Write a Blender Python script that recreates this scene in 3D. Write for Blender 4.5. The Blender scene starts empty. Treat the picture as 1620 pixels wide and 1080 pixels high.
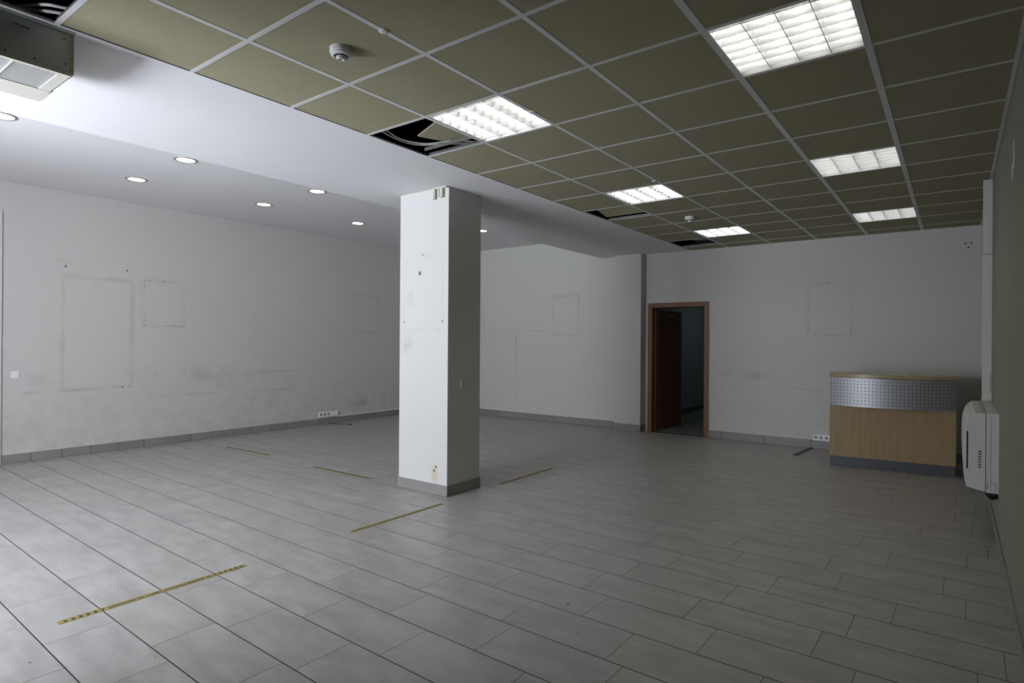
import bpy, bmesh, math, random
from mathutils import Vector, Matrix
random.seed(7)
PI = math.pi
sc = bpy.context.scene
COL = sc.collection

# ------------------------------------------------------------------ camera, light, exposure
H = 2.888          # suspended ceiling and beam
HL = 3.25          # higher plaster ceiling on the left
XL, XR = -8.76, 0.254
YF, YB = -2.60, 9.106
PEND = -.1          # end of an unseen partition added to keep window light off the right
XB0, XB1 = -4.88, -3.312     # beam

cam = bpy.data.cameras.new('camera')
cam.sensor_width = 36.0
cam.lens = 940.45 / 1620 * 36
cam.clip_start = 0.02
co = bpy.data.objects.new('camera', cam)
COL.objects.link(co)
yaw, pit, rol = .6411, .0006, .0067
F = Vector((-math.sin(yaw) * math.cos(pit), math.cos(yaw) * math.cos(pit), math.sin(pit)))
R = Vector((math.cos(yaw), math.sin(yaw), 0)); U = R.cross(F)
R2 = R * math.cos(rol) + U * math.sin(rol); U2 = -R * math.sin(rol) + U * math.cos(rol)
m = Matrix.Identity(4)
for i in range(3):
    m[i][0] = R2[i]; m[i][1] = U2[i]; m[i][2] = -F[i]; m[i][3] = (0, 0, 1.4449)[i]
co.matrix_world = m
sc.camera = co

w = bpy.data.worlds.new('world'); sc.world = w
w.use_nodes = True
bg = w.node_tree.nodes['Background']
bg.inputs[0].default_value = (0.62, 0.74, 1.0, 1); bg.inputs[1].default_value = 0.3

def area(name, loc, size, power, color, rot):
    l = bpy.data.lights.new(name, 'AREA'); l.shape = 'RECTANGLE'
    l.size, l.size_y = size; l.energy = power; l.color = color
    o = bpy.data.objects.new(name, l); COL.objects.link(o)
    o.location = loc; o.rotation_euler = rot
    return o
# daylight: sky seen through the shop window, and the bright pavement below it
area('sky_light', (-4.6, YF - .25, 1.45), (2.9, 2.6), 390, (0.86, 0.905, 1.0), (math.radians(90), 0, 0))
area('pavement_light', (-4.6, YF - 1.7, -0.02), (3.6, 2.6), 1080, (0.82, 0.87, 1.0), (math.radians(180), 0, 0))

sc.view_settings.view_transform = 'Standard'
sc.view_settings.look = 'None'
sc.view_settings.gamma = 1
sc.view_settings.exposure = 0.0
sc.view_settings.use_curve_mapping = False
try:
    sc.cycles.use_denoising = True
    sc.cycles.max_bounces = 10; sc.cycles.diffuse_bounces = 6
    sc.cycles.sample_clamp_indirect = 6.0
    sc.cycles.caustics_reflective = False; sc.cycles.caustics_refractive = False
except Exception:
    pass

# ------------------------------------------------------------------ object helpers
def link(name, me, mat=None, parent=None):
    o = bpy.data.objects.new(name, me); COL.objects.link(o)
    if mat and me and not me.materials: me.materials.append(mat)
    if parent: o.parent = parent
    return o
def tag(o, label=None, cat=None, group=None, kind=None):
    if label: o['label'] = label
    if cat: o['category'] = cat
    if group: o['group'] = group
    if kind: o['kind'] = kind
    return o
def empty(name, loc=(0, 0, 0), rz=0):
    o = bpy.data.objects.new(name, None); COL.objects.link(o)
    o.location = loc; o.rotation_euler = (0, 0, rz); o.empty_display_size = .1
    return o
def mesh_of(bm, smooth=False):
    me = bpy.data.meshes.new('m'); bmesh.ops.recalc_face_normals(bm, faces=bm.faces)
    bm.to_mesh(me); bm.free()
    if smooth:
        me.shade_smooth()
        try: me.set_sharp_from_angle(angle=math.radians(40))
        except Exception: pass
    return me
def bx(bm, x0, x1, y0, y1, z0, z1):
    v = [bm.verts.new(p) for p in ((x0, y0, z0), (x1, y0, z0), (x1, y1, z0), (x0, y1, z0), (x0, y0, z1), (x1, y0, z1), (x1, y1, z1), (x0, y1, z1))]
    for f in ((0, 3, 2, 1), (4, 5, 6, 7), (0, 1, 5, 4), (1, 2, 6, 5), (2, 3, 7, 6), (3, 0, 4, 7)):
        bm.faces.new([v[i] for i in f])
def box_me(dims, bevel=0, seg=2):
    bm = bmesh.new()
    boxes = dims if isinstance(dims[0], (list, tuple)) else [dims]
    for d in boxes: bx(bm, *d)
    if bevel:
        bmesh.ops.bevel(bm, geom=list(bm.edges), offset=bevel, segments=seg, profile=.6, affect='EDGES')
    return mesh_of(bm, False)
def box(name, dims, mat, parent=None, bevel=0, seg=2):
    return link(name, box_me(dims, bevel, seg), mat, parent)
def revolve(bm, prof, n=32, c=(0, 0, 0)):
    rings = []
    for r, z in prof:
        if r < 1e-6: rings.append([bm.verts.new((c[0], c[1], c[2] + z))])
        else: rings.append([bm.verts.new((c[0] + r * math.cos(2 * PI * i / n), c[1] + r * math.sin(2 * PI * i / n), c[2] + z)) for i in range(n)])
    for a, b in zip(rings, rings[1:]):
        for i in range(n):
            j = (i + 1) % n
            if len(a) == 1 and len(b) == 1: continue
            if len(a) == 1: bm.faces.new((a[0], b[i], b[j]))
            elif len(b) == 1: bm.faces.new((a[i], a[j], b[0]))
            else: bm.faces.new((a[i], a[j], b[j], b[i]))
def lathe(name, prof, mat, parent=None, n=32, c=(0, 0, 0)):
    bm = bmesh.new(); revolve(bm, prof, n, c)
    return link(name, mesh_of(bm, True), mat, parent)
def prism_me(pts, a0, a1, axis='y', smooth=False):
    """pts 2D polygon extruded along axis. axis y: pts=(x,z); axis x: pts=(y,z); axis z: pts=(x,y)"""
    bm = bmesh.new()
    def P(p, a): return {'y': (p[0], a, p[1]), 'x': (a, p[0], p[1]), 'z': (p[0], p[1], a)}[axis]
    A = [bm.verts.new(P(p, a0)) for p in pts]; B = [bm.verts.new(P(p, a1)) for p in pts]
    bm.faces.new(A); bm.faces.new(B[::-1])
    for i in range(len(pts)):
        j = (i + 1) % len(pts); bm.faces.new((A[i], A[j], B[j], B[i]))
    return mesh_of(bm, smooth)
def prism(name, pts, a0, a1, axis, mat, parent=None, smooth=False):
    return link(name, prism_me(pts, a0, a1, axis, smooth), mat, parent)
def tube(name, pts, r, mat, parent=None, n=8, sub=8):
    """smooth tube through points (Catmull-Rom) as a mesh"""
    P = [Vector(p) for p in pts]; path = []
    if len(P) > 2:
        Q = [P[0] * 2 - P[1]] + P + [P[-1] * 2 - P[-2]]
        for i in range(1, len(Q) - 2):
            for k in range(sub):
                t = k / sub; a, b, c, d = Q[i - 1:i + 3]
                path.append(.5 * ((2 * b) + (c - a) * t + (2 * a - 5 * b + 4 * c - d) * t * t + (3 * b - a - 3 * c + d) * t ** 3))
        path.append(P[-1])
    else: path = P
    bm = bmesh.new(); rings = []
    for i, p in enumerate(path):
        t = (path[min(i + 1, len(path) - 1)] - path[max(i - 1, 0)]).normalized()
        up = Vector((0, 0, 1)) if abs(t.z) < .9 else Vector((1, 0, 0))
        s = t.cross(up).normalized(); u = s.cross(t)
        rings.append([bm.verts.new(p + (s * math.cos(2 * PI * k / n) + u * math.sin(2 * PI * k / n)) * r) for k in range(n)])
    for a, b in zip(rings, rings[1:]):
        for k in range(n): bm.faces.new((a[k], a[(k + 1) % n], b[(k + 1) % n], b[k]))
    bm.faces.new(rings[0]); bm.faces.new(rings[-1][::-1])
    return link(name, mesh_of(bm, True), mat, parent)
def copy_tree(o, parent=None):
    c = o.copy(); COL.objects.link(c); c.parent = parent
    for ch in list(kids.get(o.name, [])): copy_tree(ch, c)
    return c
kids = {}
def index_children():
    kids.clear()
    for o in bpy.data.objects:
        if o.parent: kids.setdefault(o.parent.name, []).append(o)

# ------------------------------------------------------------------ node helpers
class X:
    """a float socket with arithmetic, for procedural masks"""
    def __init__(s, t, k): s.t, s.k = t, k
    def _m(s, op, *o):
        n = s.t.nodes.new('ShaderNodeMath'); n.operation = op
        for i, a in enumerate((s,) + o):
            if isinstance(a, X): s.t.links.new(a.k, n.inputs[i])
            else: n.inputs[i].default_value = a
        return X(s.t, n.outputs[0])
    def __add__(s, o): return s._m('ADD', o)
    def __sub__(s, o): return s._m('SUBTRACT', o)
    def __mul__(s, o): return s._m('MULTIPLY', o)
    def abs(s): return s._m('ABSOLUTE')
    def max(s, o): return s._m('MAXIMUM', o)
    def min(s, o): return s._m('MINIMUM', o)
    def step(s, a, b):
        """1 below a, 0 above b, smooth"""
        n = s.t.nodes.new('ShaderNodeMapRange'); n.interpolation_type = 'SMOOTHSTEP'
        s.t.links.new(s.k, n.inputs[0])
        n.inputs[1].default_value = a; n.inputs[2].default_value = b; n.inputs[3].default_value = 1; n.inputs[4].default_value = 0
        return X(s.t, n.outputs[0])
def new_mat(name, rough=.5, metal=0, spec=.5):
    mt = bpy.data.materials.new(name); mt.use_nodes = True
    b = mt.node_tree.nodes['Principled BSDF']
    b.inputs['Roughness'].default_value = rough; b.inputs['Metallic'].default_value = metal
    b.inputs['Specular IOR Level'].default_value = spec
    return mt, mt.node_tree, b
def coords(t, kind='Object'):
    tc = t.nodes.new('ShaderNodeTexCoord')
    return tc.outputs[kind]
def noise(t, vec, scale, detail=4, rough=.55, stretch=None):
    n = t.nodes.new('ShaderNodeTexNoise'); n.inputs['Scale'].default_value = scale
    n.inputs['Detail'].default_value = detail; n.inputs['Roughness'].default_value = rough
    if stretch:
        mp = t.nodes.new('ShaderNodeMapping'); mp.inputs['Scale'].default_value = stretch
        t.links.new(vec, mp.inputs[0]); vec = mp.outputs[0]
    t.links.new(vec, n.inputs['Vector'])
    return X(t, n.outputs['Fac'])
def mixc(t, fac, a, b):
    n = t.nodes.new('ShaderNodeMix'); n.data_type = 'RGBA'
    if isinstance(fac, X): t.links.new(fac.k, n.inputs[0])
    else: n.inputs[0].default_value = fac
    for v, i in ((a, 6), (b, 7)):
        if isinstance(v, tuple): n.inputs[i].default_value = v if len(v) == 4 else v + (1,)
        else: t.links.new(v, n.inputs[i])
    return n.outputs[2]
def bump(t, b, h, strength=.2, dist=.01):
    n = t.nodes.new('ShaderNodeBump'); n.inputs['Strength'].default_value = strength; n.inputs['Distance'].default_value = dist
    t.links.new(h.k, n.inputs['Height']); t.links.new(n.outputs[0], b.inputs['Normal'])
def simple(name, col, rough=.5, metal=0, var=.06, scale=8, bmp=0, spec=.5, stretch=None, rnd=0):
    mt, t, b = new_mat(name, rough, metal, spec)
    c = coords(t); n = noise(t, c, scale, 5, .6, stretch)
    d = tuple(max(0, v * (1 - var * 2)) for v in col); l = tuple(min(1, v * (1 + var)) for v in col)
    out = mixc(t, n, d, l)
    if rnd:
        oi = t.nodes.new('ShaderNodeObjectInfo'); r = X(t, oi.outputs['Random'])
        out = mixc(t, r * rnd, out, tuple(v * .55 for v in col))
    t.links.new(out, b.inputs['Base Color'])
    if bmp: bump(t, b, noise(t, c, scale * 12, 3), bmp, .003)
    return mt
def emit(name, col, strength):
    mt = bpy.data.materials.new(name); mt.use_nodes = True; t = mt.node_tree
    t.nodes.remove(t.nodes['Principled BSDF'])
    e = t.nodes.new('ShaderNodeEmission'); e.inputs[0].default_value = col + (1,); e.inputs[1].default_value = strength
    t.links.new(e.outputs[0], t.nodes['Material Output'].inputs[0])
    return mt

def wall_mat(name, col, axis, rects=(), lines=(), spots=(), smudges=(), blots=(), low_dirt=0.0):
    """painted plaster. axis = which object coordinate runs along the wall. rects (u0,u1,z0,z1,strength): ghost outlines of taken-down boards;
    lines (u0,z0,u1,z1,width,strength); spots (u,z,r): screw holes; smudges (u,z,ru,rz,strength): grubby patches; blots: yellow glue stains"""
    mt, t, b = new_mat(name, .75, 0, .25)
    c = coords(t)
    sp = t.nodes.new('ShaderNodeSeparateXYZ'); t.links.new(c, sp.inputs[0])
    u = X(t, sp.outputs[axis]); z = X(t, sp.outputs[2])
    base = mixc(t, noise(t, c, 1.1, 5), tuple(v * .95 for v in col), col)
    base = mixc(t, noise(t, c, .35, 3), base, tuple(v * f for v, f in zip(col, (.97, .98, .96))))
    ng = noise(t, c, 14, 4, .7); nb = noise(t, c, 3.0, 5, .65)
    brk = ng.step(.62, .42)        # broken-up factor
    dirt = None
    def acc(x):
        nonlocal dirt
        dirt = x if dirt is None else dirt.max(x)
    for (u0, u1, z0, z1, s) in rects:
        d = ((u - (u0 + u1) / 2).abs() - (u1 - u0) / 2).max((z - (z0 + z1) / 2).abs() - (z1 - z0) / 2)
        e = d.abs().step(.002, .016)
        acc(e * brk * s)
        halo = d.abs().step(0, .07); acc(halo * (nb.step(.7, .35)) * (s * .30))
    for (u0, z0, u1, z1, wd, s) in lines:
        L = math.hypot(u1 - u0, z1 - z0); ux, uz = (u1 - u0) / L, (z1 - z0) / L
        al = (u - u0) * ux + (z - z0) * uz; ac = (u - u0) * uz - (z - z0) * ux
        msk = ac.abs().step(wd * .2, wd) * ((al - L / 2).abs()).step(L / 2 - .05, L / 2 + .03)
        acc(msk * nb.step(.75, .3) * s)
    for (uu, zz, ru, rz, s) in smudges:
        d = (((u - uu) * (1 / ru)) * ((u - uu) * (1 / ru)) + ((z - zz) * (1 / rz)) * ((z - zz) * (1 / rz)))
        acc(d.step(.0, 1.0) * nb.step(.68, .36) * s)
    if low_dirt:
        n2 = noise(t, c, 5, 6, .75)
        acc(z.step(.25, 1.15) * n2.step(.62, .38).abs() * low_dirt)
    out = base
    if dirt is not None:
        out = mixc(t, dirt, base, tuple(v * f for v, f in zip(col, (.50, .45, .38))))
    hol = None
    for (uu, zz, r) in spots:
        d = ((u - uu) * (u - uu) + (z - zz) * (z - zz)) * (1 / (r * r))
        d = d + (ng - .5) * 1.2
        hh = d.step(.5, 1.3); hol = hh if hol is None else hol.max(hh)
    yel = None
    for (uu, zz, ru, rz) in blots:
        d = ((u - uu) * (1 / ru)) * ((u - uu) * (1 / ru)) + ((z - zz) * (1 / rz)) * ((z - zz) * (1 / rz)) + (ng - .5) * .8
        hh = d.step(.2, 1.2); yel = hh if yel is None else yel.max(hh)
    if yel is not None: out = mixc(t, yel * .55, out, (.46, .40, .20))
    if hol is not None: out = mixc(t, hol * .85, out, (.03, .03, .028))
    t.links.new(out, b.inputs['Base Color'])
    bump(t, b, noise(t, c, 60, 4), .12, .004)
    return mt

WHITE = (.62, .62, .60)
M = {}
M['wall_left'] = wall_mat('plaster_left', (.605, .583, .562), 1,
    rects=[(2.54, 3.295, .83, 2.205, .38), (3.45, 3.966, 1.63, 2.245, .5), (6.95, 7.48, 1.6, 2.28, .4), (5.0, 5.9, 1.23, 2.25, .12)],
    lines=[(2.54, .83, 2.54, 2.2, .04, .45), (3.31, .85, 3.31, 2.2, .05, .35), (2.54, 2.22, 3.3, 2.215, .04, .45), (2.15, .80, 3.35, .82, .035, .5), (3.47, .93, 4.9, .93, .03, .35), (4.4, .93, 6.3, .96, .03, .45), (3.5, .66, 5.2, .68, .035, .35), (5.0, .66, 6.6, .64, .03, .35)],
    spots=[(2.568, 2.336, .013), (3.242, 2.349, .012), (2.86, 2.16, .006), (3.96, 1.63, .008), (3.45, 1.63, .008), (3.70, 2.245, .008), (3.46, 2.16, .008), (4.99, 2.25, .007), (5.9, 2.26, .007), (5.0, 1.23, .006), (5.9, 1.23, .006), (3.2, .82, .010), (3.2, 1.72, .006)],
    smudges=[(2.4, .98, .25, .18, .35), (3.5, 1.02, .35, .12, .45), (4.5, .95, 1.0, .16, .3), (4.6, .75, .3, .1, .4), (7.1, .3, .4, .1, .5), (2.55, 2.40, .12, .06, .4), (3.0, .55, .5, .3, .15)],
    low_dirt=.19)
M['wall_back'] = wall_mat('plaster_back', (.60, .595, .565), 0,
    rects=[(-5.87, -5.34, 1.571, 2.285, .5), (-7.9, -7.52, 1.32, 2.26, .35), (-1.648, -1.122, 1.57, 2.28, .38)],
    lines=[(-6.7, 1.15, -6.7, 1.61, .03, .8), (-6.7, .25, -6.7, 1.15, .02, .35), (-7.58, 1.66, -5.93, 1.65, .02, .35), (-2.2, .82, -1.3, .80, .02, .25)],
    spots=[(.09, 2.68, .012), (.15, 2.68, .012), (.12, 2.63, .012), (-5.65, 2.27, .008), (-1.648, 1.65, .008), (-1.122, 1.66, .008), (-1.4, 2.28, .008)],
    smudges=[(-2.55, .97, .5, .09, .35), (-5.65, 2.26, .2, .05, .5)], low_dirt=.08)
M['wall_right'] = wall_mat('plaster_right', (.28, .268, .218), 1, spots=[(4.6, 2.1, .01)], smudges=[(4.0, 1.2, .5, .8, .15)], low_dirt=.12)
M['column'] = wall_mat('plaster_column', (.585, .58, .56), 0,
    rects=[(-4.375, -3.86, 1.555, 2.26, .18)],
    spots=[(-4.159, 2.097, .017), (-4.15, 2.115, .010), (-4.375, 1.635, .009), (-3.854, 1.633, .010), (-4.12, 2.275, .008), (-3.925, .262, .012), (-3.95, .222, .012)],
    smudges=[(-4.29, 1.85, .07, .12, .25), (-4.32, 1.42, .1, .14, .35), (-4.35, 2.22, .05, .04, .3)], blots=[(-3.945, .19, .05, .09)])
M['plaster'] = simple('ceiling_plaster', (.70, .70, .70), .8, var=.02, scale=1.2, bmp=.1, spec=.2)
M['corridor'] = simple('corridor_paint', (.30, .34, .35), .8, var=.04, scale=1.5)
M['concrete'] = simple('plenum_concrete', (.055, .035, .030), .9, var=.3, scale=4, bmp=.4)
M['skirt'] = simple('skirting_tile_grey', (.285, .272, .258), .45, var=.12, scale=6, rnd=.35, bmp=.05)
M['grout'] = simple('grout_dark', (.045, .040, .036), .9, var=.15, scale=20)
M['tile'] = simple('ceiling_tile_olive', (.33, .308, .205), .9, var=.05, scale=3, bmp=.35, spec=.15, rnd=.05)
M['tee'] = simple('tee_bar_white', (.60, .60, .60), .45, var=.03, scale=4)
M['ring'] = simple('satin_ring', (.30, .28, .25), .4, metal=.4, var=.05)
M['white'] = simple('plastic_white', (.66, .66, .64), .4, var=.03, scale=6)
M['switch'] = simple('switch_white', (.82, .82, .80), .35, var=.02, scale=6)
M['cream'] = simple('plastic_cream', (.56, .55, .48), .45, var=.05, scale=6)
M['acmetal'] = simple('galvanised_dark', (.50, .53, .51), .45, metal=.25, var=.18, scale=5)
M['acbeige'] = simple('insulated_beige', (.42, .40, .31), .7, var=.08, scale=10)
M['black'] = simple('black_plastic', (.012, .012, .012), .5, var=.2, scale=10)
M['alu'] = simple('brushed_aluminium', (.46, .47, .49), .48, metal=.7, var=.08, scale=3, stretch=(2, 2, 60))
M['alu_dark'] = simple('dull_aluminium', (.16, .16, .15), .5, metal=.6, var=.1, scale=8)
M['plinth'] = simple('plinth_grey', (.115, .125, .14), .45, metal=.3, var=.05, scale=5)
M['louvre'] = simple('louvre_aluminium', (.86, .87, .88), .25, metal=.5, var=.02, scale=5)
M['housing'] = simple('enamel_white', (.78, .78, .76), .4, var=.02, scale=5)
M['tube'] = emit('fluorescent_tube', (1.0, .975, .90), 12.0)
M['lamp'] = emit('downlight_glow', (1.0, .88, .68), 9.0)
M['cable_grey'] = simple('cable_grey', (.38, .36, .34), .5, var=.05)
M['tape'] = simple('tape_yellow', (.33, .27, .075), .55, var=.08, scale=20)
M['ink'] = simple('ink_black', (.02, .02, .018), .6, var=.1)
M['paper'] = simple('paper_white', (.75, .75, .73), .7, var=.01)
M['tin'] = simple('dark_recess', (.03, .03, .03), .7, var=.1)

def wood_mat(name, dark, light, axis_stretch, rough=.4):
    mt, t, b = new_mat(name, rough, 0, .4); c = coords(t)
    n = noise(t, c, 3.0, 6, .65, axis_stretch); n2 = noise(t, c, 1.2, 3)
    o = mixc(t, n.step(.7, .3), light, dark); o = mixc(t, n2 * .4, o, tuple(v * .9 for v in light))
    t.links.new(o, b.inputs['Base Color']); return mt
M['beech'] = wood_mat('beech_veneer', (.33, .225, .115), (.41, .295, .165), (9, 9, .7), .42)
M['beech_top'] = wood_mat('beech_top', (.36, .29, .16), (.44, .36, .21), (1, 9, 9), .30)
M['casing'] = wood_mat('cherry_casing', (.165, .068, .024), (.215, .092, .036), (12, 12, .6), .40)
M['leaf'] = wood_mat('cherry_leaf', (.17, .060, .030), (.22, .080, .042), (12, 12, .6), .35)

# floor tile: grey porcelain with cloudy drifts along its length
mt, t, b = new_mat('floor_tile_porcelain', .40, 0, .45); c = coords(t)
oi = t.nodes.new('ShaderNodeObjectInfo'); va = t.nodes.new('ShaderNodeVectorMath'); va.operation = 'MULTIPLY_ADD'
geo = t.nodes.new('ShaderNodeNewGeometry')
t.links.new(geo.outputs['Position'], va.inputs[0]); va.inputs[1].default_value = (1, 1, 1)
sc2 = t.nodes.new('ShaderNodeVectorMath'); sc2.operation = 'SCALE'; sc2.inputs['Scale'].default_value = 13.0
cx = t.nodes.new('ShaderNodeCombineXYZ')
for i in range(3): t.links.new(oi.outputs['Random'], cx.inputs[i])
t.links.new(cx.outputs[0], sc2.inputs[0]); t.links.new(sc2.outputs[0], va.inputs[2])
vec = va.outputs[0]
n1 = noise(t, vec, 3.2, 5, .6, (1, 2.6, 1)); n2 = noise(t, vec, 26, 4, .7)
o = mixc(t, n1.step(.72, .28), (.33, .318, .305), (.475, .46, .44))
o = mixc(t, n2.step(.8, .45) * .25, o, (.34, .32, .29))
o = mixc(t, X(t, oi.outputs['Random']) * .35, o, (.38, .362, .338))
t.links.new(o, b.inputs['Base Color'])
rr = t.nodes.new('ShaderNodeMapRange'); t.links.new(n1.k, rr.inputs[0]); rr.inputs[3].default_value = .30; rr.inputs[4].default_value = .46
t.links.new(rr.outputs[0], b.inputs['Roughness'])
bump(t, b, noise(t, vec, 40, 3), .04, .003)
M['floor_tile'] = mt

# ------------------------------------------------------------------ room shell
DX0, DX1, DZ = -3.985, -3.085, 2.035      # door hole in the back wall (rough opening)
T = .25
fl = box('floor', (XL - T, XR + T, YF - T, YB + .1, -.16, -.0006), M['grout']); tag(fl, kind='structure')
wl = box('wall_left', (XL - T, XL, YF - T, YB + T, -.16, 3.5), M['wall_left']); tag(wl, kind='structure')
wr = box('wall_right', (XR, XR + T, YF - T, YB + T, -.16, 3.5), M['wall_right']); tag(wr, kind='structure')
wb = box('wall_back', [(XL, DX0, YB, YB + T, -.16, 3.5), (DX1, XR, YB, YB + T, -.16, 3.5), (DX0, DX1, YB, YB + T, DZ, 3.5)], M['wall_back']); tag(wb, kind='structure')
pil = box('pilaster', (-4.55, -4.08, 8.944, YB, -.004, H), M['wall_back'], wb)
wf = box('wall_front_and_baffles', [(-6.30, -6.12, YF, -1.2, -.004, HL - .002), (-3.28, -3.10, YF, PEND, -.004, H - .002), (-3.15, XR, YF - T, YF, -.16, 3.5), (XL, -6.1, YF - T, YF, -.16, 3.5), (-6.1, -3.15, YF - T, YF, 2.72, 3.5), (-6.1, -3.15, YF - T, YF, -.16, .10)], M['plaster']); tag(wf, kind='structure')  # front wall, plus two unseen walls added to hold back window light
# shop window behind the camera: frame and mullions
win = box('window_1', [(-6.1, -3.15, YF - .14, YF - .07, .10, .17), (-6.1, -3.15, YF - .14, YF - .07, 2.65, 2.72)], M['alu_dark']); tag(win, kind='structure')
for x in (-6.1, -4.68, -3.22): box('mullion', (x, x + .07, YF - .14, YF - .07, .17, 2.65), M['alu_dark'], win)

# higher plaster ceiling on the left, and the beam that drops below it
cl = box('ceiling_left', (XL, XB0, YF, YB, HL, HL + .2), M['plaster']); tag(cl, kind='structure')
cb = box('ceiling_beam', [(XB0, XB1, YF, YB, H, H + .0125), (XB0, XB0 + .0125, YF, YB, H + .0125, HL + .2)], M['plaster']); tag(cb, kind='structure')
# vertical profile on the left wall at the edge of the photograph
tr = box('trim_1', (XL, XL + .02, 1.86, 1.957, 0, 2.9), M['white'], bevel=.004); tag(tr, kind='structure')

# ------------------------------------------------------------------ floor tiles
def clip(poly, ax, lim, keep_less):
    out = []
    for i in range(len(poly)):
        a, b_ = poly[i], poly[(i + 1) % len(poly)]
        ia = (a[ax] <= lim) if keep_less else (a[ax] >= lim); ib = (b_[ax] <= lim) if keep_less else (b_[ax] >= lim)
        if ia: out.append(a)
        if ia != ib:
            s = (lim - a[ax]) / (b_[ax] - a[ax]); out.append((a[0] + (b_[0] - a[0]) * s, a[1] + (b_[1] - a[1]) * s))
    return out
LT, WT = .6125, .3065
ANG = -.0145
ca, sa = math.cos(ANG), math.sin(ANG)
offs = {-5: -.35, -4: -.05, -3: -.365, -2: -.565, -1: -.47, 0: -.275, 1: -.575, 2: -.055, 3: -.36, 4: -.546, 5: -.446, 6: -.282, 7: -.590, 8: -.084, 9: -.392,
        10: -.587, 11: -.472, 12: -.261, 13: -.555, 14: -.057}
def proj(x, y, z=0):
    v = Vector((x, y, z - 1.4449)); d = v.dot(F)
    if d < .15: return None
    return 810 + 940.45 * v.dot(R2) / d, 540 - 940.45 * v.dot(U2) / d
cells = []
for r in range(-16, 26):
    off = offs.get(r, -((r * .237 + .31) % 1) * LT)
    for k in range(-16, 3):
        x0 = off + k * LT + .0012; x1 = off + (k + 1) * LT - .0012
        y0 = 2.106 + (r - 1) * WT + .0033; y1 = 2.106 + r * WT - .0033
        full = [(x0, y0), (x1, y0), (x1, y1), (x0, y1)]
        full = [(px * ca - py * sa + 2.106 * sa, px * sa + 2.106 * (1 - ca) + py * ca) for px, py in full]
        p = full
        for ax, lim, less in ((0, XL, False), (0, XR, True), (1, YF, False), (1, YB, True)):
            if p: p = clip(p, ax, lim, less)
        if len(p) < 3: continue
        a = .5 * abs(sum(p[i][0] * p[(i + 1) % len(p)][1] - p[(i + 1) % len(p)][0] * p[i][1] for i in range(len(p))))
        if a < .0015: continue
        q = [proj(*v) for v in p]; s = 0
        if all(q):
            s = .5 * abs(sum(q[i][0] * q[(i + 1) % len(q)][1] - q[(i + 1) % len(q)][0] * q[i][1] for i in range(len(q))))
            mx = sum(v[0] for v in q) / len(q); my = sum(v[1] for v in q) / len(q)
            if not (-60 < mx < 1680 and my < 1150): s = 0
        cells.append((s, p, len(p) == 4 and abs(a - (LT - .0024) * (WT - .0066)) < 1e-4 and all(abs(p[i][0] - full[i][0]) < 1e-6 for i in range(4))))
cells.sort(key=lambda c_: -c_[0])
def tile_geo(bm, p, ch=.0004, th=.008):
    cxx = sum(v[0] for v in p) / len(p); cyy = sum(v[1] for v in p) / len(p)
    top = []
    for v in p:
        d = math.hypot(v[0] - cxx, v[1] - cyy) or 1
        top.append(bm.verts.new((v[0] - (v[0] - cxx) / d * ch * 1.4, v[1] - (v[1] - cyy) / d * ch * 1.4, 0)))
    mid = [bm.verts.new((v[0], v[1], -ch)) for v in p]; bot = [bm.verts.new((v[0], v[1], -th)) for v in p]
    bm.faces.new(top)
    for i in range(len(p)):
        j = (i + 1) % len(p)
        bm.faces.new((mid[i], mid[j], top[j], top[i])); bm.faces.new((bot[i], bot[j], mid[j], mid[i]))
hx, hy = (LT - .0024) / 2, (WT - .0066) / 2
bm = bmesh.new(); tile_geo(bm, [(-hx, -hy), (hx, -hy), (hx, hy), (-hx, hy)]); full_me = mesh_of(bm); full_me.materials.append(M['floor_tile'])
for s, p, isfull in cells[:300]:
    cxx = sum(v[0] for v in p) / len(p); cyy = sum(v[1] for v in p) / len(p)
    if isfull:
        o = link('floor_tile', full_me, None, fl); o.rotation_euler = (0, 0, ANG)
    else:
        bm = bmesh.new(); tile_geo(bm, [(v[0] - cxx, v[1] - cyy) for v in p]); o = link('floor_tile', mesh_of(bm), M['floor_tile'], fl)
    o.location = (cxx, cyy, 0)
bm = bmesh.new()
for s, p, isfull in cells[300:]: tile_geo(bm, p)
o = link('distant_floor_tiles', mesh_of(bm), M['floor_tile'], fl); o['kind'] = 'stuff'
# small dark chips and scuffs on the floor
chips = [(-3.304, .846, .008), (-2.911, 1.202, .005), (-1.257, 2.431, .005), (-1.706, 2.815, .010), (-1.495, 2.558, .005), (-1.439, 2.382, .006), (.138, 3.701, .005), (-3.4, 2.0, .004), (-1.2, 4.9, .006), (-2.2, 5.6, .005)]
for x, y, r in chips:
    bm = bmesh.new()
    v = [bm.verts.new((x + r * (random.uniform(.5, 1.3)) * math.cos(a * PI / 4), y + r * random.uniform(.4, 1.1) * math.sin(a * PI / 4), .0006)) for a in range(8)]
    bm.faces.new(v); link('floor_chip', mesh_of(bm), M['black'], fl)

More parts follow.
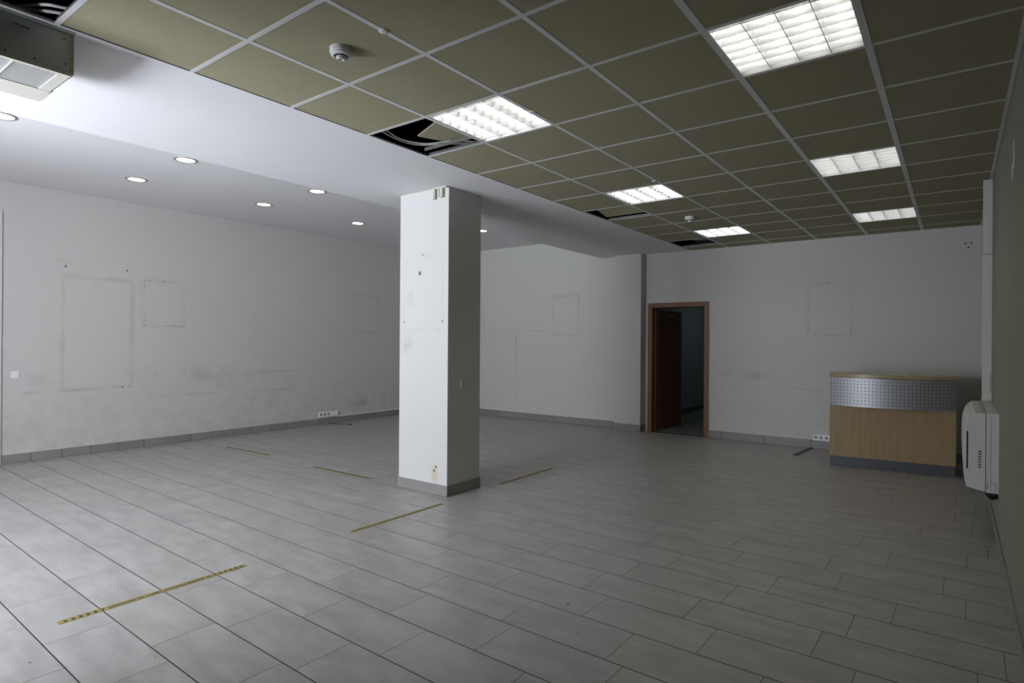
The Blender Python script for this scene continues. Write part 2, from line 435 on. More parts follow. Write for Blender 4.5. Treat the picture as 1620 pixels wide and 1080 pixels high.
# ------------------------------------------------------------------ skirting tiles
def skirt(name, axis, wallpos, side, a0, a1, first, pitch, h, th=.009, gap=.006):
    """axis 'y': runs along y at x=wallpos; side = +1/-1 the way the face looks"""
    base = box(name, (wallpos, wallpos + side * .004, a0, a1, .001, h - .003) if axis == 'y' else (a0, a1, wallpos, wallpos + side * .004, .001, h - .002), M['grout'])
    tag(base, kind='structure')
    e = first
    edges = [a0]
    while e > a0: e -= pitch
    e += pitch
    while e < a1 - .02:
        if e > a0 + .02: edges.append(e)
        e += pitch
    edges.append(a1)
    lo, hi = sorted((wallpos, wallpos + side * th))
    for p, q in zip(edges, edges[1:]):
        d = (lo, hi, p + gap / 2, q - gap / 2, .001, h) if axis == 'y' else (p + gap / 2, q - gap / 2, lo, hi, .001, h)
        box('skirting_tile', d, M['skirt'], base, bevel=.0012, seg=1)
    return base
skirt('baseboard_left', 'y', XL, 1, YF, YB, 2.2347, .3059, .102)
skirt('baseboard_back', 'x', YB, -1, XL + .01, -4.55, -7.7, .612, .115)
skirt('baseboard_pilaster', 'x', 8.944, -1, -4.55, -4.08 + .009, -4.0, .612, .115)
skirt('baseboard_pilaster_side', 'y', -4.08, 1, 8.944, YB, 8.5, .612, .115)
skirt('baseboard_door_side', 'x', YB, -1, -3.035, XR - .01, -2.83, .6125, .115)
skirt('baseboard_right', 'y', XR, -1, YF, YB, 2.30, .612, .095)

# ------------------------------------------------------------------ column
colm = box('column', (-4.435, -3.783, 4.073, 4.541, 0, H + .1), M['column'], bevel=.004, seg=2)
tag(colm, 'square white plaster column standing in the middle of the tiled floor', kind='structure')
t9 = .008
for nm, d in (('f', (-4.435 - t9, -3.783 + t9, 4.073 - t9, 4.073, .002, .1)), ('b', (-4.435 - t9, -3.783 + t9, 4.541, 4.541 + t9, .002, .1)),
              ('r', (-3.783, -3.783 + t9, 4.0735, 4.5405, .002, .1)), ('l', (-4.435 - t9, -4.435, 4.0735, 4.5405, .002, .1))):
    box('skirting_tile', d, M['skirt'], colm, bevel=.001, seg=1)

# ------------------------------------------------------------------ suspended ceiling
X0, Y0, S = -2.7446, 1.5306, .6
ce = empty('ceiling'); tag(ce, kind='structure')
# concrete slab above and the dark void round it
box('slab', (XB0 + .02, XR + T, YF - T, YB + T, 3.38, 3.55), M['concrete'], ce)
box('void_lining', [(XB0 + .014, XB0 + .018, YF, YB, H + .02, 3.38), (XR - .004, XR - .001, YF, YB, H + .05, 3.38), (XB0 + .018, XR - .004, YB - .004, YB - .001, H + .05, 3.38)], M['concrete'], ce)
xs = [X0 + S * k for k in range(0, 5)]; ys = [Y0 + S * j for j in range(-6, 13)]
FL = .012
def tee(name, x0, x1, y0, y1, along):
    if along == 'y':
        xm = (x0 + x1) / 2; d = [(x0, x1, y0, y1, H - .0005, H + .0012), (xm - .001, xm + .001, y0, y1, H + .0012, H + .022), (xm - .004, xm + .004, y0, y1, H + .022, H + .028)]
    else:
        ym = (y0 + y1) / 2; d = [(x0, x1, y0, y1, H - .0005, H + .0012), (x0, x1, ym - .001, ym + .001, H + .0012, H + .020), (x0, x1, ym - .004, ym + .004, H + .020, H + .026)]
    o = box(name, d, M['tee'], ce); o.data.materials.append(M['alu_dark'])
    for f in o.data.polygons[6:]: f.material_index = 1
    return o
for i, x in enumerate(xs):
    wdt = .0135 if i < 3 else .0165
    tee('main_runner', x - wdt, x + wdt, YF, YB - .002, 'y')
spans = [XB1 + .002] + xs + [XR]
for y in ys:
    for a, b_ in zip(spans, spans[1:]):
        tee('cross_tee', a + (.0 if a == spans[0] else .0135), b_ - (0 if b_ == XR else .0135), y - FL, y + FL, 'x')
box('wall_angle', [(XR - .024, XR, YF, YB, H - .0008, H + .001), (XR - .002, XR, YF, YB, H - .0008, H + .022)], M['tee'], ce)
box('wall_angle', [(XB1, XR - .024, YB - .020, YB, H - .0006, H + .001)], M['tee'], ce)
lights = {(0, 2), (3, 2), (0, 6), (3, 6), (0, 10), (3, 10), (0, -2), (3, -2)}
holes = {(-1, -2), (-1, 2), (-1, 7), (-1, 11)}
yb = [YF + .002] + ys + [YB - .002]
for r in range(len(yb) - 1):
    j = r - 7
    ya, yc = yb[r] + .006, yb[r + 1] - .006
    for k in range(-1, 5):
        if (k, j) in lights or (k, j) in holes: continue
        xa, xc = spans[k + 1] + (.008 if k >= 0 else .010), spans[k + 2] - .008
        if yc - ya < .03: continue
        o = box('ceiling_tile', (-(xc - xa) / 2, (xc - xa) / 2, -(yc - ya) / 2, (yc - ya) / 2, 0, .013), M['tile'], ce)
        o.location = ((xa + xc) / 2, (ya + yc) / 2, H + .0014)
# tile left lying askew above the second opening, tile tipped up in the third
o = box('ceiling_tile', (0, .42, 0, .36, 0, .013), M['tile'], ce, bevel=.002, seg=1); o.location = (-3.15, 3.055, H + .048); o.rotation_euler = (math.radians(2), math.radians(-5), math.radians(-17))
o = box('ceiling_tile', (-.27, .27, -.29, .29, 0, .013), M['tile'], ce); o.location = (-3.03, 5.98, H + .075); o.rotation_euler = (math.radians(-9), 0, 0)
# cables lying in the openings
def cable(pts, r, mat, label):
    o = tube('cable', pts, r, mat); tag(o, label, 'cable'); return o
cable([(-3.50, -.3, H + .10), (-3.45, .45, H + .08), (-3.418, .751, H + .06), (-3.40, .80, H + .055), (-3.347, .846, H + .06), (-3.289, .888, H + .062), (-3.247, .95, H + .06), (-3.1, 1.3, H + .08)], .007, M['white'], 'pale cable sagging in the opening above the air conditioner, upper one')
cable([(-3.47, -.3, H + .08), (-3.43, .5, H + .05), (-3.398, .747, H + .04), (-3.372, .796, H + .04), (-3.341, .856, H + .04), (-3.275, .936, H + .04), (-3.15, 1.25, H + .06)], .007, M['white'], 'pale cable in the opening above the air conditioner, nearest the metal casing')
cable([(-3.28, 2.5, H + .08), (-3.23, 2.76, H + .03), (-3.25, 2.90, H + .022), (-3.25, 3.03, H + .020), (-3.20, 3.14, H + .020), (-3.08, 3.24, H + .03), (-2.9, 3.42, H + .05)], .006, M['cable_grey'], 'grey cable looping low across the ceiling opening with the askew tile')
cable([(-3.25, 2.5, H + .10), (-3.20, 2.78, H + .035), (-3.23, 2.97, H + .022), (-3.15, 3.14, H + .02), (-3.0, 3.28, H + .05), (-2.86, 3.42, H + .05)], .004, M['white'], 'thin white cable beside the looped grey one in the ceiling opening')
cable([(-3.2, 7.9, H + .06), (-3.1, 8.2, H + .05), (-3.0, 8.4, H + .04), (-2.85, 8.6, H + .06)], .008, M['cable_grey'], 'grey cable in the dark ceiling opening nearest the back wall')
# ceiling runner pressed against the second opening's far side
box('loose_channel', (-3.24, -2.77, 3.215, 3.219, H + .002, H + .026), M['alu_dark'], ce)

# ------------------------------------------------------------------ troffer lights
def build_troffer():
    root = empty('ceiling_light')
    a = .291
    # housing: open box, four walls and a top
    box('housing', [(-a, a, -a, a, .085, .09), (-a, -a + .003, -a, a, 0, .085), (a - .003, a, -a, a, 0, .085), (-a, a, -a, -a + .003, 0, .085), (-a, a, a - .003, a, 0, .085)], M['housing'], root)
    inner = .284; pitch = 2 * inner / 4
    blade_me = prism_me([(-.007, .040), (.007, .040), (.0015, .006), (-.0015, .006)], -pitch / 2 + .002, pitch / 2 - .002, 'x')   # pts are (y, z)
    blade_me.materials.append(M['louvre'])
    # parabolic side reflectors between the four channels
    div = []
    for s in range(9):
        q = s / 8; div.append((.002 + .015 * q ** 1.8, .003 + .043 * q))
    pts = [(-x, z) for x, z in div[::-1]] + div
    div_me = prism_me(pts, -inner, inner, 'y', True); div_me.materials.append(M['louvre'])
    for i in range(5): 
        o = link('reflector', div_me, None, root); o.location = (-inner + pitch * i, 0, 0)
        if i in (0, 4): o.scale = (.55, 1, 1)
    for i in range(4):
        xc = -inner + pitch * (i + .5)
        bm = bmesh.new()
        n = 10; r = .011
        A = [bm.verts.new((xc + r * math.cos(2 * PI * k / n), -.265, .068 + r * math.sin(2 * PI * k / n))) for k in range(n)]
        B = [bm.verts.new((xc + r * math.cos(2 * PI * k / n), .265, .068 + r * math.sin(2 * PI * k / n))) for k in range(n)]
        for k in range(n): bm.faces.new((A[k], A[(k + 1) % n], B[(k + 1) % n], B[k]))
        bm.faces.new(A); bm.faces.new(B[::-1])
        link('lamp_tube', mesh_of(bm, True), M['tube'], root)
        for q in range(7):
            o = link('louvre_blade', blade_me, None, root); o.location = (xc, -inner + .035 + q * (2 * inner - .07) / 6, 0)
    return root
tro = build_troffer(); index_children()
tl = {(0, 2): 'ceiling light beside the opening with the askew tile, its louvres bluish', (3, 2): 'large bright louvred ceiling light at the top of the view',
      (0, 6): 'louvred ceiling light beyond the column in the left row, before the far smoke detector', (3, 6): 'middle louvred ceiling light of the right-hand row',
      (0, 10): 'farthest ceiling light of the left row, near the door wall', (3, 10): 'farthest ceiling light of the right row, above the reception desk',
      (0, -2): 'louvred ceiling light behind the view beside the air conditioner', (3, -2): 'louvred ceiling light directly behind the photographer'}
first = True
for kj in [(3, 2), (0, 2), (3, 6), (0, 6), (3, 10), (0, 10)]:
    o = tro if first else copy_tree(tro); first = False
    o.location = (X0 + S * (kj[0] + .5), Y0 + S * (kj[1] + .5), H + .0015)
    tag(o, tl[kj], 'ceiling light', 'louvred fluorescent lights in the tiled ceiling')

# ------------------------------------------------------------------ downlights
def build_down():
    root = empty('downlight')
    lathe('trim_ring', [(.084, .0), (.086, -.006), (.098, -.008), (.108, -.003), (.109, 0.0), (.084, .0)], M['ring'], root, 32)
    lathe('lamp_disc', [(0, -.0015), (.084, -.0015), (.084, 0.0), (0, 0.0)], M['lamp'], root, 32)
    return root
dn = build_down(); index_children()
dl = [(-6.21, 1.376, 'round downlight at the left edge of the view, half cut off'), (-6.21, 2.82, 'round warm downlight beside the beam, nearest whole one'), (-7.42, 2.835, 'round warm downlight nearest the left wall, closest to the window'),
      (-6.20, 4.345, 'round downlight beside the beam, second whole one from the left'), (-7.38, 4.353, 'round downlight near the left wall, middle of the view left of the column'),
      (-7.37, 5.893, 'small far downlight just left of the column'), (-6.2, 7.46, 'far downlight peeping out right of the column')]
first = True
for x, y, lb in dl:
    o = dn if first else copy_tree(dn); first = False
    o.location = (x, y, HL); tag(o, lb, 'downlight', 'downlights in the higher plaster ceiling')

# ------------------------------------------------------------------ smoke detectors and small caps
def build_det():
    root = empty('smoke_detector')
    lathe('base', [(0, 0), (.054, 0), (.054, -.022), (.050, -.026), (0, -.026)], M['white'], root, 36)
    lathe('sensor_head', [(0, -.026), (.050, -.026), (.051, -.031), (.046, -.036), (.026, -.043), (.024, -.044), (0, -.044)], M['white'], root, 36)
    lathe('intake_slot', [(.0265, -.0425), (.033, -.0405), (.036, -.0400), (.0265, -.0440)], M['black'], root, 28)
    lathe('sensor_tip', [(.020, -.044), (.022, -.052), (.017, -.056), (.013, -.055), (.0125, -.047), (0, -.047)], M['white'], root, 24)
    return root
dt = build_det(); index_children()
dt.location = (-2.4446, 1.845, H + .001); tag(dt, 'white smoke detector on the nearest olive ceiling tile', 'smoke detector', 'smoke detectors')
d2 = copy_tree(dt); d2.location = (-2.4446, 6.66, H + .001); tag(d2, 'white smoke detector far off between the two left-row ceiling lights', 'smoke detector', 'smoke detectors')
for x, y, lb in ((-2.142, 1.855, 'small white cap on a ceiling grid bar right of the near smoke detector'), (-2.137, 3.06, 'small cap on the grid bar beside the bluish ceiling light'), (-2.161, 5.001, 'small cap on the grid bar just before the light beyond the column')):
    o = lathe('detector_cap', [(0, -.008), (.012, -.008), (.022, -.004), (.025, 0), (.0, 0)], M['white'], None, 20); o.location = (x, y, H - .0005)
    tag(o, lb, 'cap', 'small caps on the ceiling grid')

# ------------------------------------------------------------------ ceiling-hung air conditioner, upper left
ac = empty('ceiling_air_conditioner', (-3.355, 1.012, H)); tag(ac, 'ceiling-hung air conditioner with bare metal side and slatted intake at upper left', 'air conditioner')
def acb(name, d, mat, bev=0): 
    return box(name, d, mat, ac, bevel=bev)
acb('rear_panel', (-.30, -.004, -1.12, -.030, -.190, 0), M['acmetal'])
acb('side_cover', (-.50, 0, -.030, 0, -.196, 0), M['acbeige'], .006)
acb('side_cover', (-.50, 0, -1.15, -1.12, -.196, 0), M['acbeige'], .006)
# front body, rounded towards the outlet
pts = [(-.30, 0), (-.30, -.20), (-.46, -.204), (-.52, -.195), (-.56, -.17), (-.575, -.12), (-.575, -.05), (-.56, 0)]
prism('front_shell', pts, -1.15, -.0, 'y', M['cream'], ac, False)
# underside frame round the grille
zb = -.203
acb('bottom_frame', [(-.024, -.004, -1.12, -.012, zb, zb + .013), (-.34, -.30, -1.12, -.012, zb - .001, zb + .012), (-.30, -.024, -.058, -.012, zb, zb + .013), (-.30, -.024, -1.12, -1.08, zb, zb + .013), (-.30, -.024, -.226, -.220, zb, zb + .010), (-.30, -.024, -.41, -.404, zb, zb + .010)], M['cream'])
sl = box_me((-.0035, .0035, -1.08, -.058, zb + .003, zb + .011)); sl.materials.append(M['white'])
for i in range(17):
    o = link('grille_slat', sl, None, ac); o.location = (-.040 - i * .0158, 0, 0)
acb('filter', (-.30, -.024, -1.08, -.058, zb + .012, zb + .0125), M['black'])
hx_, hy_ = .0, 0
tube('pull_handle', [(-.003, -.228, -.043), (.014, -.224, -.050), (.014, -.180, -.053), (-.003, -.177, -.048)], .0028, M['black'], ac, 8, 6)
for y, z in ((-.256, -.175), (-.151, -.171), (-.040, -.036), (-.034, -.152)):
    bm = bmesh.new(); revolve(bm, [(0, .002), (.0035, .002), (.004, 0), (0, 0)], 10); me = mesh_of(bm); o = link('screw', me, M['black'], ac); o.location = (-.004, y, z); o.rotation_euler = (0, PI / 2, 0)
bm = bmesh.new(); revolve(bm, [(.0195, 0), (.0195, .0008), (.0205, .0008), (.0205, 0)], 28); o = link('knockout', mesh_of(bm), M['acmetal'], ac); o.location = (-.004, -.082, -.148); o.rotation_euler = (0, PI / 2, 0)
acb('hanging_flange', (-.006, .018, -1.15, .0, -.004, -.0005), M['acmetal'])

# ------------------------------------------------------------------ conduit stubs at the column top
cn = empty('conduit_stubs', (-3.9, 4.05, 2.79)); tag(cn, 'pair of short cream conduit pipes at the top of the column', 'conduit')
for x, z0 in ((-3.955, 2.785), (-3.855, 2.79)):
    lathe('pipe', [(.010, 0), (.017, 0), (.019, .01), (.019, .096), (.010, .096), (.010, 0)], M['cream'], cn, 18, (x + 3.9, .004, z0 - 2.79))
box('strap', (-.075, .115, -.012, .022, .085, .0975), M['cream'], cn, bevel=.003)
lathe('pipe', [(.010, 0), (.014, 0), (.014, .08), (.010, .08), (.010, 0)], M['cream'], cn, 14, (-.0, .012, .015))

# ------------------------------------------------------------------ switches and sockets
def switch(name, loc, rz, label, w_=.082, h_=.082, slat=False):
    """face looks along local +x"""
    o = empty(name, loc, rz); tag(o, label, 'switch')
    box('plate', (0, .008, -w_ / 2, w_ / 2, -h_ / 2, h_ / 2), M['cream'] if slat else M['switch'], o, bevel=.003)
    box('rocker', (.008, .012, -w_ * .32, w_ * .32, -h_ * .33, h_ * .33), M['cream'] if slat else M['switch'], o, bevel=.0015)
    if slat:
        for q in range(5): box('rib', (.012, .0135, -w_ * .30, w_ * .30, -h_ * .27 + q * h_ * .12, -h_ * .25 + q * h_ * .12), M['cream'], o)
    return o
switch('light_switch', (XL, 2.083, 1.025), 0, 'white light switch on the left wall at the edge of the view')
switch('light_switch', (-3.783, 4.285, 1.04), 0, 'cream ribbed switch on the shaded side of the column', .082, .084, True)
def sockets(name, loc, rz, n, pitch, h_, label, dark=()):
    """row runs along local y, face looks along local +x"""
    o = empty(name, loc, rz); tag(o, label, 'socket strip')
    L = n * pitch
    box('housing', (0, .028, 0, L, -h_ / 2, h_ / 2), M['switch'], o, bevel=.004)
    for q in range(n):
        c_ = (q + .5) * pitch
        bm = bmesh.new(); revolve(bm, [(.019, 0), (.019, .002), (.0235, .002), (.025, 0)], 24)
        r_ = link('socket_ring', mesh_of(bm, True), M['switch'], o); r_.location = (.028, c_, 0); r_.rotation_euler = (0, PI / 2, 0)
        if not dark or q in dark:
            bm = bmesh.new(); revolve(bm, [(0, 0.0006), (.019, .0006), (.019, 0), (0, 0)], 24)
            r_ = link('socket_recess', mesh_of(bm), M['alu_dark'], o); r_.location = (.028, c_, 0); r_.rotation_euler = (0, PI / 2, 0)
            for s in (-1, 1):
                box('pin_hole', (.0286, .0292, c_ - .003 + s * .0095, c_ + .003 + s * .0095, -.003, .003), M['black'], o)
    return o
sockets('socket_strip', (XL + .009, 6.187, .172), 0, 5, .078, .090, 'white strip of five sockets low on the left wall above the skirting', (0, 1, 2))
sockets('socket_strip', (-1.571, YB - .009, .160), -PI / 2, 7, .0665, .088, 'white socket strip on the back wall running behind the reception desk')
for o in bpy.data.objects:
    pass
cc = box('cable_channel', (XL, XL + .018, 6.58, YB - .02, .104, .135), M['white'], bevel=.002); tag(cc, 'white cable channel along the top of the left skirting behind the column', 'cable channel')

# floor ducts
def duct(name, a, b_, w_, h_, mat, label, endcap=False):
    v = Vector(b_) - Vector(a); L = v.length
    o = empty(name, (a[0], a[1], .0), math.atan2(v.y, v.x)); tag(o, label, 'floor duct')
    pts = [(-w_ / 2, .0006), (-w_ / 2 + .004, h_ * .6), (-w_ * .25, h_), (w_ * .25, h_), (w_ / 2 - .004, h_ * .6), (w_ / 2, .0006)]
    prism('cover', pts, 0, L, 'x', mat, o)
    box('open_end', (L, L + .004, -w_ * .42, w_ * .42, .001, h_ * .8), M['black'], o)
    if endcap: lathe('cable_stub', [(0, .0), (.022, 0), (.022, .016), (0, .016)], M['black'], o, 16, (L + .01, 0, .001))
    return o
duct('floor_duct', (-8.74, 6.40, 0), (-8.33, 6.53, 0), .030, .010, M['alu_dark'], 'narrow dark metal strip on the floor by the left wall sockets', True)
duct('floor_duct', (-1.60, 9.085, 0), (-1.665, 8.37, 0), .062, .014, M['alu_dark'], 'flat metal cable cover on the floor left of the reception desk')

# ------------------------------------------------------------------ floor tapes
def text_mesh(s, size):
    cu = bpy.data.curves.new('t', 'FONT'); cu.body = s; cu.size = size; cu.align_x = 'CENTER'; cu.align_y = 'CENTER'; cu.resolution_u = 2; cu.offset = size * .03
    o = bpy.data.objects.new('t', cu); COL.objects.link(o)
    dg = bpy.context.evaluated_depsgraph_get(); dg.update()
    me = bpy.data.meshes.new_from_object(o.evaluated_get(dg)); 
    bpy.data.objects.remove(o); return me
txt = text_mesh('VĂ RUGĂM PĂSTRAȚI LIMITA DE DISTANȚĂ', .032)
xsv = [v.co.x for v in txt.vertices]; wtx = max(xsv) - min(xsv)
for v in txt.vertices: v.co.x *= .56 / wtx
txt.materials.clear(); txt.materials.append(M['ink'])
tape_me = box_me((-.5, .5, -.024, .024, 0, .0006)); tape_me.materials.append(M['tape'])
bm = bmesh.new()
for side in (-1, 1):
    for q in range(6):
        cx_ = side * (.470 - q * .033); d = -side        # chevrons point to the middle
        v = [(cx_ - d * .008, -.017), (cx_ + d * .004, -.017), (cx_ + d * .014, 0), (cx_ + d * .004, .017), (cx_ - d * .008, .017), (cx_ + d * .002, 0)]
        vv = [bm.verts.new((p[0], p[1], 0)) for p in v]
        bm.faces.new((vv[0], vv[1], vv[2], vv[5])); bm.faces.new((vv[5], vv[2], vv[3], vv[4]))
chev_me = mesh_of(bm); chev_me.materials.append(M['ink'])
tapes = [(-3.645, 1.545, -PI / 2, 'yellow floor tape with printed lettering, nearest one at the lower left'), (-3.655, 3.376, -PI / 2, 'yellow floor tape with arrows just in front of the column'),
         (-3.697, 5.25, -PI / 2 - .002, 'yellow floor tape beyond the column to its right'), (-5.389, 4.108, .014, 'yellow floor tape just left of the column'), (-7.40, 4.155, .04, 'farthest yellow floor tape towards the left wall')]
for x, y, rz, lb in tapes:
    o = empty('floor_tape', (x, y, .0008), rz); tag(o, lb, 'floor tape', 'yellow distance tapes stuck on the floor')
    link('strip', tape_me, None, o)
    q = link('lettering', txt, None, o); q.location = (0, 0, .0009)
    q = link('arrow_print', chev_me, None, o); q.location = (0, 0, .0009)

# ------------------------------------------------------------------ door in the back wall
dr = empty('door_1', (0, YB, 0)); tag(dr, kind='structure')
CW = .068
def frame_piece(nm, pts, a0, a1, axis): return prism(nm, pts, a0, a1, axis, M['casing'], dr)
xo0, xo1, zo = -4.020, -3.030, 2.085
# casings with mitred corners on the room side, y from -.018 to 0 (local)
prism('casing', [(xo0, 0), (xo0 + CW, 0), (xo0 + CW, zo - CW), (xo0, zo)], -.018, -.0005, 'y', M['casing'], dr)
prism('casing', [(xo1 - CW, 0), (xo1, 0), (xo1, zo), (xo1 - CW, zo - CW)], -.018, -.0005, 'y', M['casing'], dr)
prism('casing', [(xo0 + .0006, zo), (xo0 + CW, zo - CW + .0006), (xo1 - CW, zo - CW + .0006), (xo1 - .0006, zo)], -.018, -.0005, 'y', M['casing'], dr)
ji0, ji1, jz = xo0 + CW - .008, xo1 - CW + .008, zo - CW + .008
box('jamb', [(DX0 + .001, ji0 + .012, 0, T, 0, jz), (ji1 - .012, DX1 - .001, 0, T, 0, jz), (DX0 + .001, DX1 - .001, 0, T, jz - .012, DZ - .001)], M['casing'], dr)
box('door_stop', [(ji0 + .012, ji0 + .030, .09, .18, 0, jz - .012), (ji1 - .030, ji1 - .012, .09, .18, 0, jz - .012)], M['casing'], dr)
lang = math.atan2(10.187 - 9.366, -3.877 + 3.986)
lf = box('door_leaf', (0, .828, 0, .038, .008, 1.985), M['leaf'], dr, bevel=.002, seg=1)
lf.location = (-3.930, 9.366 - YB, 0); lf.rotation_euler = (0, 0, lang)
lf.location.x = -3.986 + .004
# hardware on the visible face (local y = 0 side looks to +x)
hw = box('hook_rail', (.345, .56, -.004, -.0005, 1.893, 1.913), M['alu'], lf, bevel=.001, seg=1)
for xx in (.244, .628):
    lathe_o = lathe('coat_hook', [(0, .0), (.016, 0), (.016, .006), (.006, .010), (.006, .03), (.012, .034), (0, .038)], M['alu'], lf, 16); lathe_o.location = (xx, 0, 1.664); lathe_o.rotation_euler = (PI / 2, 0, 0)
box('handle_plate', (.772, .806, -.006, 0, .93, 1.10), M['alu_dark'], lf, bevel=.002, seg=1)
tube('handle', [(.789, -.005, 1.055), (.789, -.045, 1.055), (.77, -.052, 1.055), (.68, -.052, 1.053)], .008, M['alu_dark'], lf, 10, 5)
# corridor beyond the door; a weak unseen lamp is added to brighten it
area('corridor_fill', (-3.3, 12.3, 2.66), (.3, 1.2), 2.2, (0.80, 0.97, 1.0), (0, 0, 0))
wh = box('wall_corridor', [(-4.75, -4.45, YB + T, 14.6, -.16, 2.9), (-2.3, -2.1, YB + T, 14.6, -.16, 2.9), (-4.45, -2.3, 14.4, 14.6, -.16, 2.9)], M['corridor']); tag(wh, kind='structure')
cf = box('floor_corridor', (-4.45, -2.3, YB + .1, 14.4, -.16, -.002), M['skirt']); tag(cf, kind='structure')
c2 = box('ceiling_corridor', (-4.75, -2.1, YB + T, 14.6, 2.7, 2.9), M['corridor']); tag(c2, kind='structure')
bs = box('baseboard_corridor', (-4.45, -4.44, YB + T, 14.4, -.002, .10), M['plinth']); tag(bs, kind='structure')

# ------------------------------------------------------------------ reception desk
dk = empty('reception_desk', (-1.205, 7.985, 0), math.atan2(.105, 1.215)); tag(dk, 'curved reception desk with beech front and perforated metal band', 'desk')
W_ = 1.22; D_ = .66
box('plinth', (.006, W_ - .006, .012, D_ - .05, .001, .115), M['plinth'], dk, bevel=.002, seg=1)
box('front_panel', (.0, W_, .0, .022, .115, 1.055), M['beech'], dk, bevel=.0015, seg=1)
box('side_panel', (0, .022, .022, D_ - .03, .115, 1.055), M['beech'], dk, bevel=.0015, seg=1)
box('side_panel', (W_ - .022, W_, .022, D_ - .03, .115, 1.055), M['beech'], dk, bevel=.0015, seg=1)
box('work_shelf', (.022, W_ - .022, .022, D_ - .04, .70, .722), M['beech'], dk)
SAG = .17
Rr = (W_ * W_ / 4 + SAG * SAG) / (2 * SAG); cyc = Rr - SAG; half = math.asin(W_ / 2 / Rr)
def arc(u, r=0):     # u 0..1 across the width, bulging to -y
    a = -half + 2 * half * u
    return W_ / 2 + (Rr + r) * math.sin(a), cyc - (Rr + r) * math.cos(a)
# perforated curved sheet with real holes
NC, NR = 34, 8; z0, z1 = .722, 1.052
bm = bmesh.new()
alen = 2 * half * Rr; cw = alen / NC; ch = (z1 - z0 - .03) / NR
def pt(s, z): 
    x, y = arc(min(max(s / alen, 0), 1)); return bm.verts.new((x, y, z))
for i in range(NC):
    s0 = i * cw; s1 = s0 + cw
    for (za, zb_) in ((z0, z0 + .015), (z1 - .015, z1)):
        bm.faces.new((pt(s0, za), pt(s1, za), pt(s1, zb_), pt(s0, zb_)))
    for j in range(NR):
        za = z0 + .015 + j * ch; zb_ = za + ch; sm, zm = (s0 + s1) / 2, (za + zb_) / 2; rh = .0065
        outer = [(s1, zm), (s1, zb_), (sm, zb_), (s0, zb_), (s0, zm), (s0, za), (sm, za), (s1, za)]
        O = [pt(*p) for p in outer]; I = [pt(sm + rh * math.cos(k * PI / 4), zm + rh * math.sin(k * PI / 4)) for k in range(8)]
        for k in range(8): bm.faces.new((O[k], O[(k + 1) % 8], I[(k + 1) % 8], I[k]))
bmesh.ops.remove_doubles(bm, verts=bm.verts, dist=.0004)
r_ = bmesh.ops.solidify(bm, geom=list(bm.faces), thickness=.0015)
link('perforated_band', mesh_of(bm), M['alu'], dk)
bm = bmesh.new()
n = 34
A = [bm.verts.new((*arc(i / n, -.006), z0 + .002)) for i in range(n + 1)]; B = [bm.verts.new((*arc(i / n, -.006), z1 - .002)) for i in range(n + 1)]
for i in range(n): bm.faces.new((A[i], A[i + 1], B[i + 1], B[i]))
link('band_backing', mesh_of(bm), M['tin'], dk)
top = [arc(i / n, .006) for i in range(n + 1)]
prism('counter_top', [(-.004, .50)] + [(-.004, top[0][1])] + top[1:-1] + [(W_ + .004, top[-1][1]), (W_ + .004, .50)], 1.057, 1.096, 'z', M['beech_top'], dk)
under = [arc(i / n, -.004) for i in range(n + 1)]
prism('band_support', [(.004, .0)] + under[1:-1] + [(W_ - .004, .0)], .735, .750, 'z', M['beech'], dk)
pp = box('paper_sheet', (-.21, .21, -.1, .1, 0, .0008), M['paper']); pp.location = (-.64, 8.30, 1.0965); pp.rotation_euler = (0, 0, .09)
tag(pp, 'white sheet of paper lying on the reception desk top', 'paper')

# ------------------------------------------------------------------ wall air unit on the right
Y1, Y2 = 5.53, 6.76
wa = empty('wall_air_unit', (XR, Y1, 0)); tag(wa, 'white wall-mounted air conditioner low on the right wall beside the desk', 'air conditioner')
prof = [(.0, .372), (-.115, .372), (-.128, .385), (-.186, .400), (-.197, .455), (-.205, .53), (-.208, .62), (-.207, .74), (-.202, .82), (-.188, .88), (-.165, .922), (-.135, .944), (-.10, .950), (0, .950)]
back = [(0, .372), (-.072, .372), (-.072, .950), (0, .950)]
prism('rear_casing', back, 0, Y2 - Y1, 'y', M['white'], wa)
front = [(-.074, .378)] + prof[2:-2] + [(-.10, .946), (-.074, .946)]
prism('front_casing', front, .012, Y2 - Y1 - .012, 'y', M['white'], wa, False)
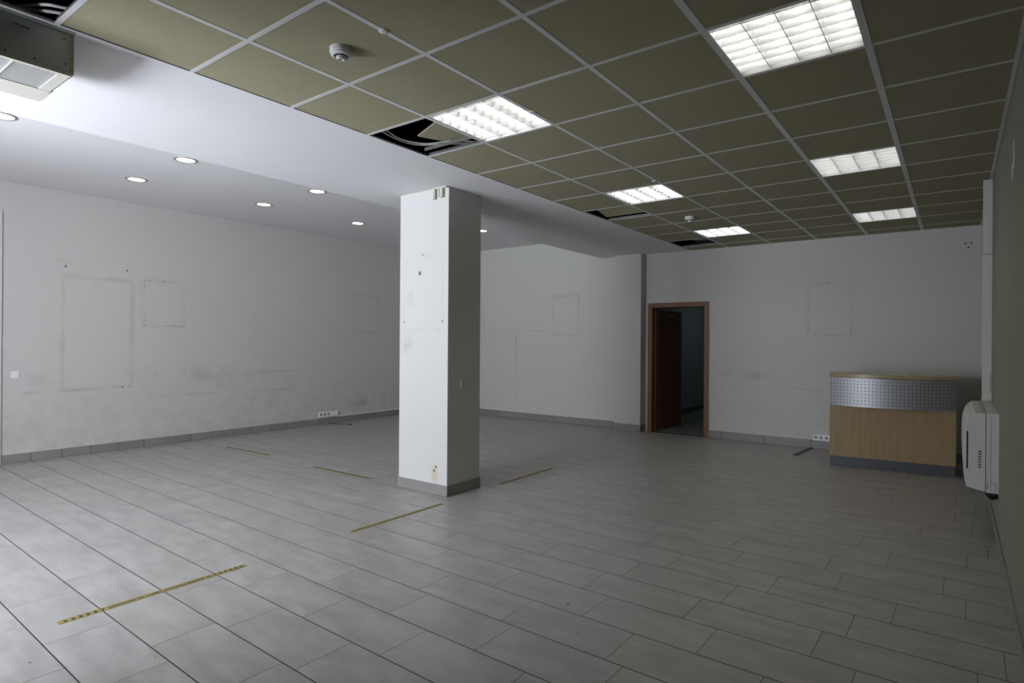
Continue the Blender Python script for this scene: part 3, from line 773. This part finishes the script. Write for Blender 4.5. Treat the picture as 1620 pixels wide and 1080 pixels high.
# end cap with a rounded edge, set slightly proud
capi = [(-.076, .384)] + [(x * .985 + .001, .66 + (z - .66) * .975) for x, z in prof[3:-3]] + [(-.125, .932), (-.076, .934)]
prism('end_cap', capi, 0.0, .012, 'y', M['white'], wa)
box('air_slot', (-.186, -.176, -.0008, .006, .535, .81), M['black'], wa)
box('seam', (-.0455, -.0440, -.0006, .004, .385, .940), M['black'], wa)
box('seam', (-.0745, -.0730, -.0006, .004, .385, .940), M['black'], wa)
for q in range(7):
    z = .545 + q * .019
    o = prism('badge_stroke', [(-.118, z), (-.100 + (.004 if q > 4 else 0), z + .006), (-.100, z + .017), (-.116, z + .011)], -.0007, .003, 'y', M['plinth'], wa)
# knock-out outline on the end, drain pipe beneath
box('knockout', [(-.060, -.012, -.0006, .002, .445, .447), (-.066, -.062, -.0006, .002, .395, .430), (-.018, -.016, -.0006, .002, .385, .445)], M['black'], wa)
tube('drain_pipe', [(-.045, .06, .372), (-.045, .06, .340), (-.03, .10, .322), (-.012, .2, .318)], .018, M['black'], wa, 10, 6)
box('pipe_bracket', (-.075, -.002, .03, .13, .345, .372), M['black'], wa, bevel=.004)
box('top_grille', [(-.165 + .012 * i, -.161 + .012 * i, .05, Y2 - Y1 - .05, .9495, .9515) for i in range(6, 9)], M['cream'], wa)

# trunking up the wall from the unit
tk = empty('pipe_trunking', (XR, 6.62, 0)); tag(tk, 'white vertical pipe trunking from the wall unit up to the ceiling', 'trunking')
box('lower_length', (-.068, -.001, 0, .065, .952, 2.232), M['white'], tk, bevel=.002, seg=1)
box('upper_length', (-.066, -.001, .001, .064, 2.236, H - .004), M['white'], tk, bevel=.002, seg=1)
box('joint_cover', (-.072, -.001, -.003, .068, .952, .975), M['cream'], tk, bevel=.002, seg=1)
box('wall_bracket', (-.018, -.001, -.014, 0, 1.04, 1.20), M['cream'], tk, bevel=.003, seg=1)
# pale patches high on the right wall
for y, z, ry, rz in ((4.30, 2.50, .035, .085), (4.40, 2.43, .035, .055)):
    prism('pale_patch', [(y + ry * math.cos(a * PI / 7), z + rz * math.sin(a * PI / 7 + .2)) for a in range(14)], XR - .0012, XR, 'x', M['switch'], wr)
